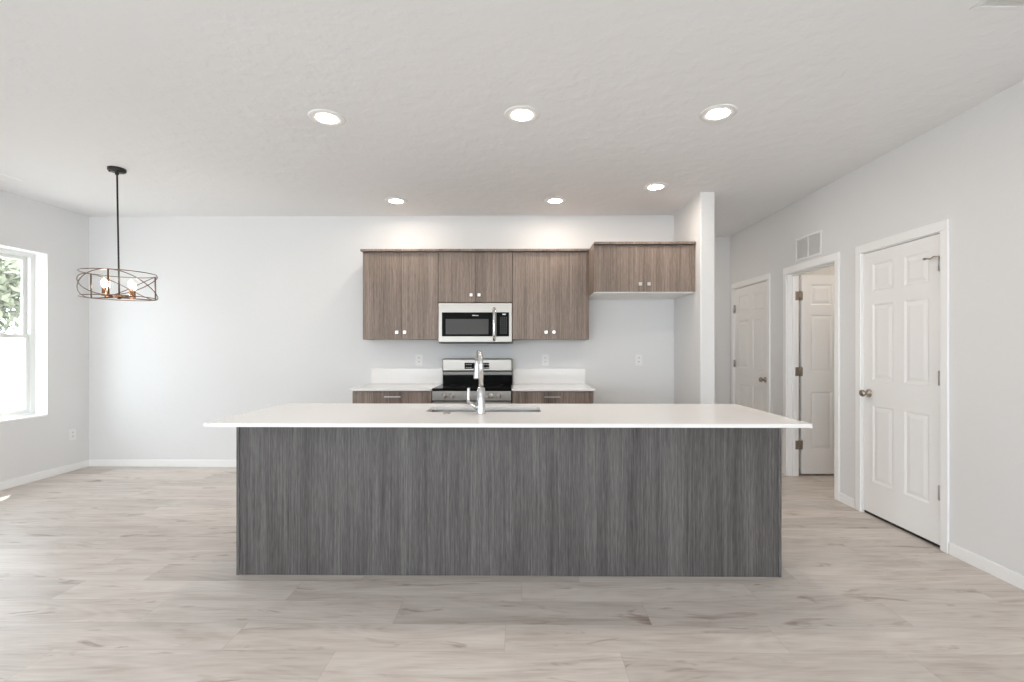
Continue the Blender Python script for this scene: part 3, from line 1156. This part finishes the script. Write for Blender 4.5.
lathe(bm, [(0, 0), (0.006, 0), (0.006, 0.001), (0, 0.001)], Matrix.Translation((mpx(494.0), MYF - 0.0005, mpz(340.6))) @ Matrix.Rotation(math.pi / 2, 4, 'X'), 16)
obj('badge', bm, M['blackm'], mw)
obj('vent_strip', B(XM0 + 0.03, XM1 - 0.03, MYF + 0.004, MYF + 0.07, zb - 0.013, zb - 0.001, 0.002, 1), M['blackm'], mw)

# ------------------------------------------------------------------ recessed lights


def recessed(x, y, label):
    c = thing('recessed_light', (x, y, H), label, 'ceiling light', 'round recessed ceiling lights')
    bm = bmesh.new()
    lathe(bm, [(0.110, H + 0.001), (0.109, H - 0.003), (0.104, H - 0.0055), (0.0645, H - 0.0062), (0.062, H - 0.003)], Matrix.Translation((x, y, 0)), 40)
    obj('trim_ring', bm, M['white_p'], c)
    bm = bmesh.new()
    lathe(bm, [(0.0635, H - 0.0050), (0, H - 0.0050)], Matrix.Translation((x, y, 0)), 40)
    obj('diffuser', bm, M['lamp'], c, 'glowing diffuser')


for x, y, l in ((-1.222, 2.935, 'lit recessed ceiling light over the left end of the island'),
                (0.0, 2.905, 'lit recessed ceiling light over the middle of the island'),
                (1.205, 2.90, 'lit recessed ceiling light over the right end of the island'),
                (-1.233, 4.595, 'lit recessed ceiling light in front of the left wall cabinet'),
                (0.325, 4.60, 'lit recessed ceiling light in front of the wall cabinet right of the microwave'),
                (1.195, 4.215, 'lit recessed ceiling light nearest the narrow wall end'),
                (1.45, 5.68, 'added recessed light hidden behind the kitchen wall to brighten the hall'),  # both corridor lamps are invented, out of sight, to light hall and far door
                (-0.5, 5.68, 'second added recessed light hidden deeper behind the kitchen wall to brighten the hall'),
                (-1.2, -1.4, 'added unseen recessed fill light behind the viewer on the left'),  # this pair is unseen, added as extra room light
                (1.2, -1.4, 'added unseen recessed fill light behind the viewer on the right')):
    recessed(x, y, l)

# flush lamp of the room beyond the doorway
c = thing('flush_light', (3.55, 4.12, H), 'round flush ceiling lamp in the room beyond the doorway', 'ceiling light')
bm = bmesh.new()
lathe(bm, [(0, H), (0.15, H), (0.15, H - 0.02), (0, H - 0.02)], Matrix.Translation((3.55, 4.12, 0)), 32)
obj('lamp_base', bm, M['white_p'], c)
bm = bmesh.new()
lathe(bm, [(0.14, H - 0.02), (0.135, H - 0.05), (0.09, H - 0.08), (0, H - 0.09)], Matrix.Translation((3.55, 4.12, 0)), 32)
obj('lamp_shade', bm, emit('flush_glow', (1.0, 0.86, 0.72, 1), 30.0), c)

# ------------------------------------------------------------------ pendant
PXc, PYc = -3.258, 3.75
pd = thing('pendant_light', (PXc, PYc, H), 'dark bronze cage drum pendant hanging from the ceiling near the window', 'pendant lamp')
bm = bmesh.new()
Tc = Matrix.Translation((PXc, PYc, 0))
lathe(bm, [(0, H), (0.061, H), (0.061, H - 0.018), (0.054, H - 0.026), (0.014, H - 0.028), (0.012, H - 0.05), (0, H - 0.05)], Tc, 32)
cn = obj('canopy', bm, M['bronze_k'], pd)
for sx in (-0.03, 0.03):
    bm = bmesh.new()
    lathe(bm, [(0, 0), (0.008, 0), (0.007, -0.01), (0, -0.013)], Matrix.Translation((PXc + sx, PYc - 0.035, H - 0.026)), 12)
    obj('canopy_screw', bm, M['bronze_k'], cn)
LEAN = 0.018
ZTOP, ZBOT, RD = 1.900, 1.704, 0.243


def lean(p):
    return (p[0] + (H - p[2]) * LEAN, p[1], p[2])


def cyl_pt(a, z, r=RD):
    return lean((PXc + r * math.cos(a), PYc + r * math.sin(a), z))


bm = bmesh.new()
tube(bm, [lean((PXc, PYc, H - 0.045)), lean((PXc, PYc, ZBOT + 0.0))], 0.0062, 12)
obj('stem', bm, M['bronze_k'], pd)
for z in (ZTOP, ZBOT):
    bm = bmesh.new()
    tube(bm, [cyl_pt(2 * math.pi * k / 64, z) for k in range(64)], 0.0034, 8, closed=True)
    obj('ring', bm, M['bronze'], pd)
A0 = math.radians(-64)
for k in range(3):
    a = A0 + k * 2 * math.pi / 3
    bm = bmesh.new()
    tube(bm, [cyl_pt(a, ZTOP), cyl_pt(a, ZBOT)], 0.0055, 8)
    obj('strap', bm, M['bronze'], pd)
zm, am = (ZTOP + ZBOT) / 2, (ZTOP - ZBOT) / 2
bm = bmesh.new()
tube(bm, [cyl_pt(A0 + 4 * math.pi * k / 192, zm + am * math.cos(1.5 * 4 * math.pi * k / 192), RD + 0.004) for k in range(192)], 0.0034, 8, closed=True)
obj('wave_band', bm, M['bronze'], pd, 'thin bronze band weaving around the cage')
for k in range(3):
    a = A0 + k * 2 * math.pi / 3
    bm = bmesh.new()
    tube(bm, [cyl_pt(a, ZBOT, 0.0), cyl_pt(a, ZBOT, RD)], 0.0042, 8)
    obj('spoke', bm, M['bronze'], pd)
bm = bmesh.new()
lathe(bm, [(0, -0.012), (0.012, -0.010), (0.016, 0.0), (0.030, 0.006), (0.030, 0.016), (0.012, 0.024), (0, 0.026)], Matrix.Translation(lean((PXc, PYc, ZBOT))), 20)
obj('hub', bm, M['bronze'], pd)
for k in range(4):
    a = math.radians(80) + k * math.pi / 2
    bm = bmesh.new()
    tube(bm, [cyl_pt(a, ZBOT + 0.008, 0.0), cyl_pt(a, ZBOT + 0.008, 0.116)], 0.005, 8)
    arm = obj('arm', bm, M['bronze'], pd)
    bx_, by_, bz_ = cyl_pt(a, ZBOT + 0.004, 0.116)
    bm = bmesh.new()
    lathe(bm, [(0, 0), (0.016, 0), (0.018, 0.006), (0.0155, 0.012), (0.0140, 0.068), (0, 0.068)], Matrix.Translation((bx_, by_, bz_)), 18)
    obj('socket', bm, M['copper'], arm, 'copper-toned candle sleeve')
    bm = bmesh.new()
    lathe(bm, [(0.009, 0.066), (0.011, 0.074), (0.017, 0.090), (0.019, 0.102), (0.016, 0.116), (0.008, 0.130), (0, 0.136)], Matrix.Translation((bx_, by_, bz_)), 20)
    obj('bulb', bm, M['bulb'], arm, 'glowing bulb')

# ------------------------------------------------------------------ vents and outlets


def grille(name, T, w, h, cols, label, cat, d=0.010):
    """frame in local xz at y=0 facing -y"""
    loc = T @ Vector((w / 2, 0, 0))
    g = thing(name, tuple(loc), label, cat)
    fw = 0.022
    bm = bmesh.new()
    box(bm, 0, fw, -d, 0, 0, h, 0.003, 2, T)
    box(bm, w - fw, w, -d, 0, 0, h, 0.003, 2, T)
    box(bm, fw, w - fw, -d, 0, 0, fw, 0.003, 2, T)
    box(bm, fw, w - fw, -d, 0, h - fw, h, 0.003, 2, T)
    for k in range(1, cols):
        xc = w * k / cols
        box(bm, xc - 0.008, xc + 0.008, -d * 0.9, 0, fw, h - fw, 0.002, 2, T)
    obj('grille_frame', bm, M['white_p'], g)
    bm = bmesh.new()
    n = 0 if w < 0.2 else int((h - 2 * fw) / 0.0125)
    if n == 0:
        box(bm, fw, w - fw, -0.6 * d, 0, fw + 0.001, h - fw - 0.001, 0.001, 1, T)
    for k in range(n):
        z = fw + (k + 0.5) * (h - 2 * fw) / n
        t = bmesh.new()
        v = [t.verts.new(c) for c in ((fw, -0.7 * d, z - 0.005), (w - fw, -0.7 * d, z - 0.005), (w - fw, -0.0005, z + 0.0035), (fw, -0.0005, z + 0.0035))]
        t.faces.new(v)
        bmesh.ops.solidify(t, geom=list(t.faces), thickness=0.0012)
        merge(bm, t, T)
    obj('louvres' if n else 'cover_plate', bm, M['white_p'], g)
    bm = bmesh.new()
    box(bm, fw * 0.8, w - fw * 0.8, -0.0006, 0.0, fw * 0.8, h - fw * 0.8, 0, 2, T)
    obj('duct_back', bm, plain('duct_grey', (0.84, 0.82, 0.815), 0.8), g)
    return g


Tg = Matrix.Translation((XR, 4.655, 2.145)) @ Matrix.Rotation(-math.pi / 2, 4, 'Z')
grille('return_vent', Tg, 0.40, 0.225, 2, 'white louvred return-air vent on the wall above the open doorway', 'vent')
# ceiling grilles: local x along world x, local z along world -y (facing down)
Tc = Matrix.Translation((1.905, 2.020, H)) @ Matrix.Rotation(math.pi / 2, 4, 'X')
grille('ceiling_vent', Tc, 0.52, 0.52, 1, 'white ceiling vent near the right wall at the top edge of the view', 'vent', 0.004)
Tc = Matrix.Translation((-4.47, 4.02, H)) @ Matrix.Rotation(math.pi / 2, 4, 'X')
grille('ceiling_vent', Tc, 0.16, 0.34, 1, 'slim flat white ceiling vent cover above the window', 'vent', 0.004)


def outlet(T, label):
    """cover plate in local xz facing -y, centred on the origin"""
    o = thing('wall_outlet', tuple(T @ Vector((0, 0, 0))), label, 'outlet', 'white wall outlets')
    bm = bmesh.new()
    box(bm, -0.038, 0.038, -0.006, 0, -0.060, 0.060, 0.0025, 2, T)
    obj('cover_plate', bm, M['white_p'], o)
    for z in (-0.021, 0.021):
        bm = bmesh.new()
        box(bm, -0.017, 0.017, -0.0085, -0.004, z - 0.0165, z + 0.0165, 0.004, 2, T)
        rc = obj('receptacle', bm, M['white_p'], o)
        bm = bmesh.new()
        box(bm, -0.008, -0.005, -0.0088, -0.006, z - 0.004, z + 0.008, 0, 2, T)
        box(bm, 0.005, 0.008, -0.0088, -0.006, z - 0.004, z + 0.008, 0, 2, T)
        obj('slot', bm, M['dark'], rc)


outlet(Matrix.Translation((-1.123, YB, 1.17)), 'white outlet on the back wall left of the range')
outlet(Matrix.Translation((0.255, YB, 1.17)), 'white outlet on the back wall right of the range')
outlet(Matrix.Translation((1.268, YB, 1.17)), 'white outlet on the back wall in the refrigerator space')
outlet(Matrix.Translation((XL, 4.93, 0.385)) @ Matrix.Rotation(math.pi / 2, 4, 'Z'), 'white outlet low on the left wall below the window')

# ------------------------------------------------------------------ outside the window
struct('ground', B(-45, XL - WT, -25, 40, -0.40, -0.15), M['ground'], 'pale ground outside', 'ground')
struct('trim_eave', B(-5.36, XL - WT, YF - 1, YB + 1.0, 2.62, 2.76), M['trim'], 'eave of the roof outside the window', 'eave')
fx = -14.0
fn = thing('vinyl_fence', (fx, 10, -0.15), 'white vinyl privacy fence outside the window', 'fence')
bm = bmesh.new()
y = -6.0
while y < 30:
    for k in range(12):
        box(bm, fx - 0.012, fx + 0.012, y + 0.06 + k * 0.195, y + 0.06 + k * 0.195 + 0.19, -0.10, 1.27, 0.004, 1)
    box(bm, fx - 0.025, fx + 0.025, y, y + 2.4, -0.15, 0.0)
    box(bm, fx - 0.025, fx + 0.025, y, y + 2.4, 1.22, 1.32)
    y += 2.4
obj('fence_panel', bm, M['fence'], fn)
for k in range(16):
    y = -6.0 + k * 2.4
    bm = bmesh.new()
    box(bm, fx - 0.065, fx + 0.065, y - 0.065, y + 0.065, -0.15, 1.42, 0.005, 1)
    box(bm, fx - 0.08, fx + 0.08, y - 0.08, y + 0.08, 1.42, 1.46, 0.01, 1)
    obj('fence_post', bm, M['fence'], fn)


def tree(x, y, h, cr, seed, label, branches=9):
    rnd = random.Random(seed)
    t = thing('garden_tree', (x, y, -0.15), label, 'tree', 'trees beyond the fence')
    bm = bmesh.new()
    top = Vector((x + 0.2, y, h * 0.62))
    tube(bm, [(x, y, -0.2), (x + 0.05, y, h * 0.3), tuple(top)], [0.16, 0.12, 0.07], 10)
    tips = [top]
    for k in range(branches):
        a = rnd.uniform(0, 6.28)
        s = Vector((x + 0.05, y, h * rnd.uniform(0.25, 0.55)))
        e = s + Vector((math.cos(a) * cr * 0.75, math.sin(a) * cr * 0.75, rnd.uniform(0.3, 1.4)))
        m = (s + e) / 2 + Vector((0, 0, 0.2))
        tube(bm, [tuple(s), tuple(m), tuple(e)], [0.06, 0.04, 0.015], 7)
        tips += [m, e]
    obj('trunk', bm, M['bark'], t)
    bm = bmesh.new()
    for k in range(2600):
        c = rnd.choice(tips)
        p = c + Vector((rnd.gauss(0, cr * 0.24), rnd.gauss(0, cr * 0.24), rnd.gauss(0, cr * 0.20)))
        u = Vector((rnd.uniform(-1, 1), rnd.uniform(-1, 1), rnd.uniform(-1, 1))).normalized()
        v = u.orthogonal().normalized()
        L = rnd.uniform(0.09, 0.18)
        q = [p - u * L, p + v * L * 0.4, p + u * L, p - v * L * 0.4]
        bm.faces.new([bm.verts.new(w_) for w_ in q])
    obj('foliage', bm, M['leaf'], t)


tree(-16.2, 13.4, 5.4, 1.7, 3, 'leafy tree beyond the fence in the middle of the window')
tree(-16.4, 18.6, 6.2, 1.9, 4, 'leafy tree beyond the fence, farther back along it')
tree(-16.6, 25.0, 6.6, 2.0, 6, 'leafy tree at the far end of the fence')
tree(-16.4, 8.0, 5.6, 1.8, 5, 'leafy tree beyond the fence at the left edge of the window')
tree(-16.8, 2.6, 6.0, 1.8, 8, 'leafy tree beyond the fence opposite the patio door')
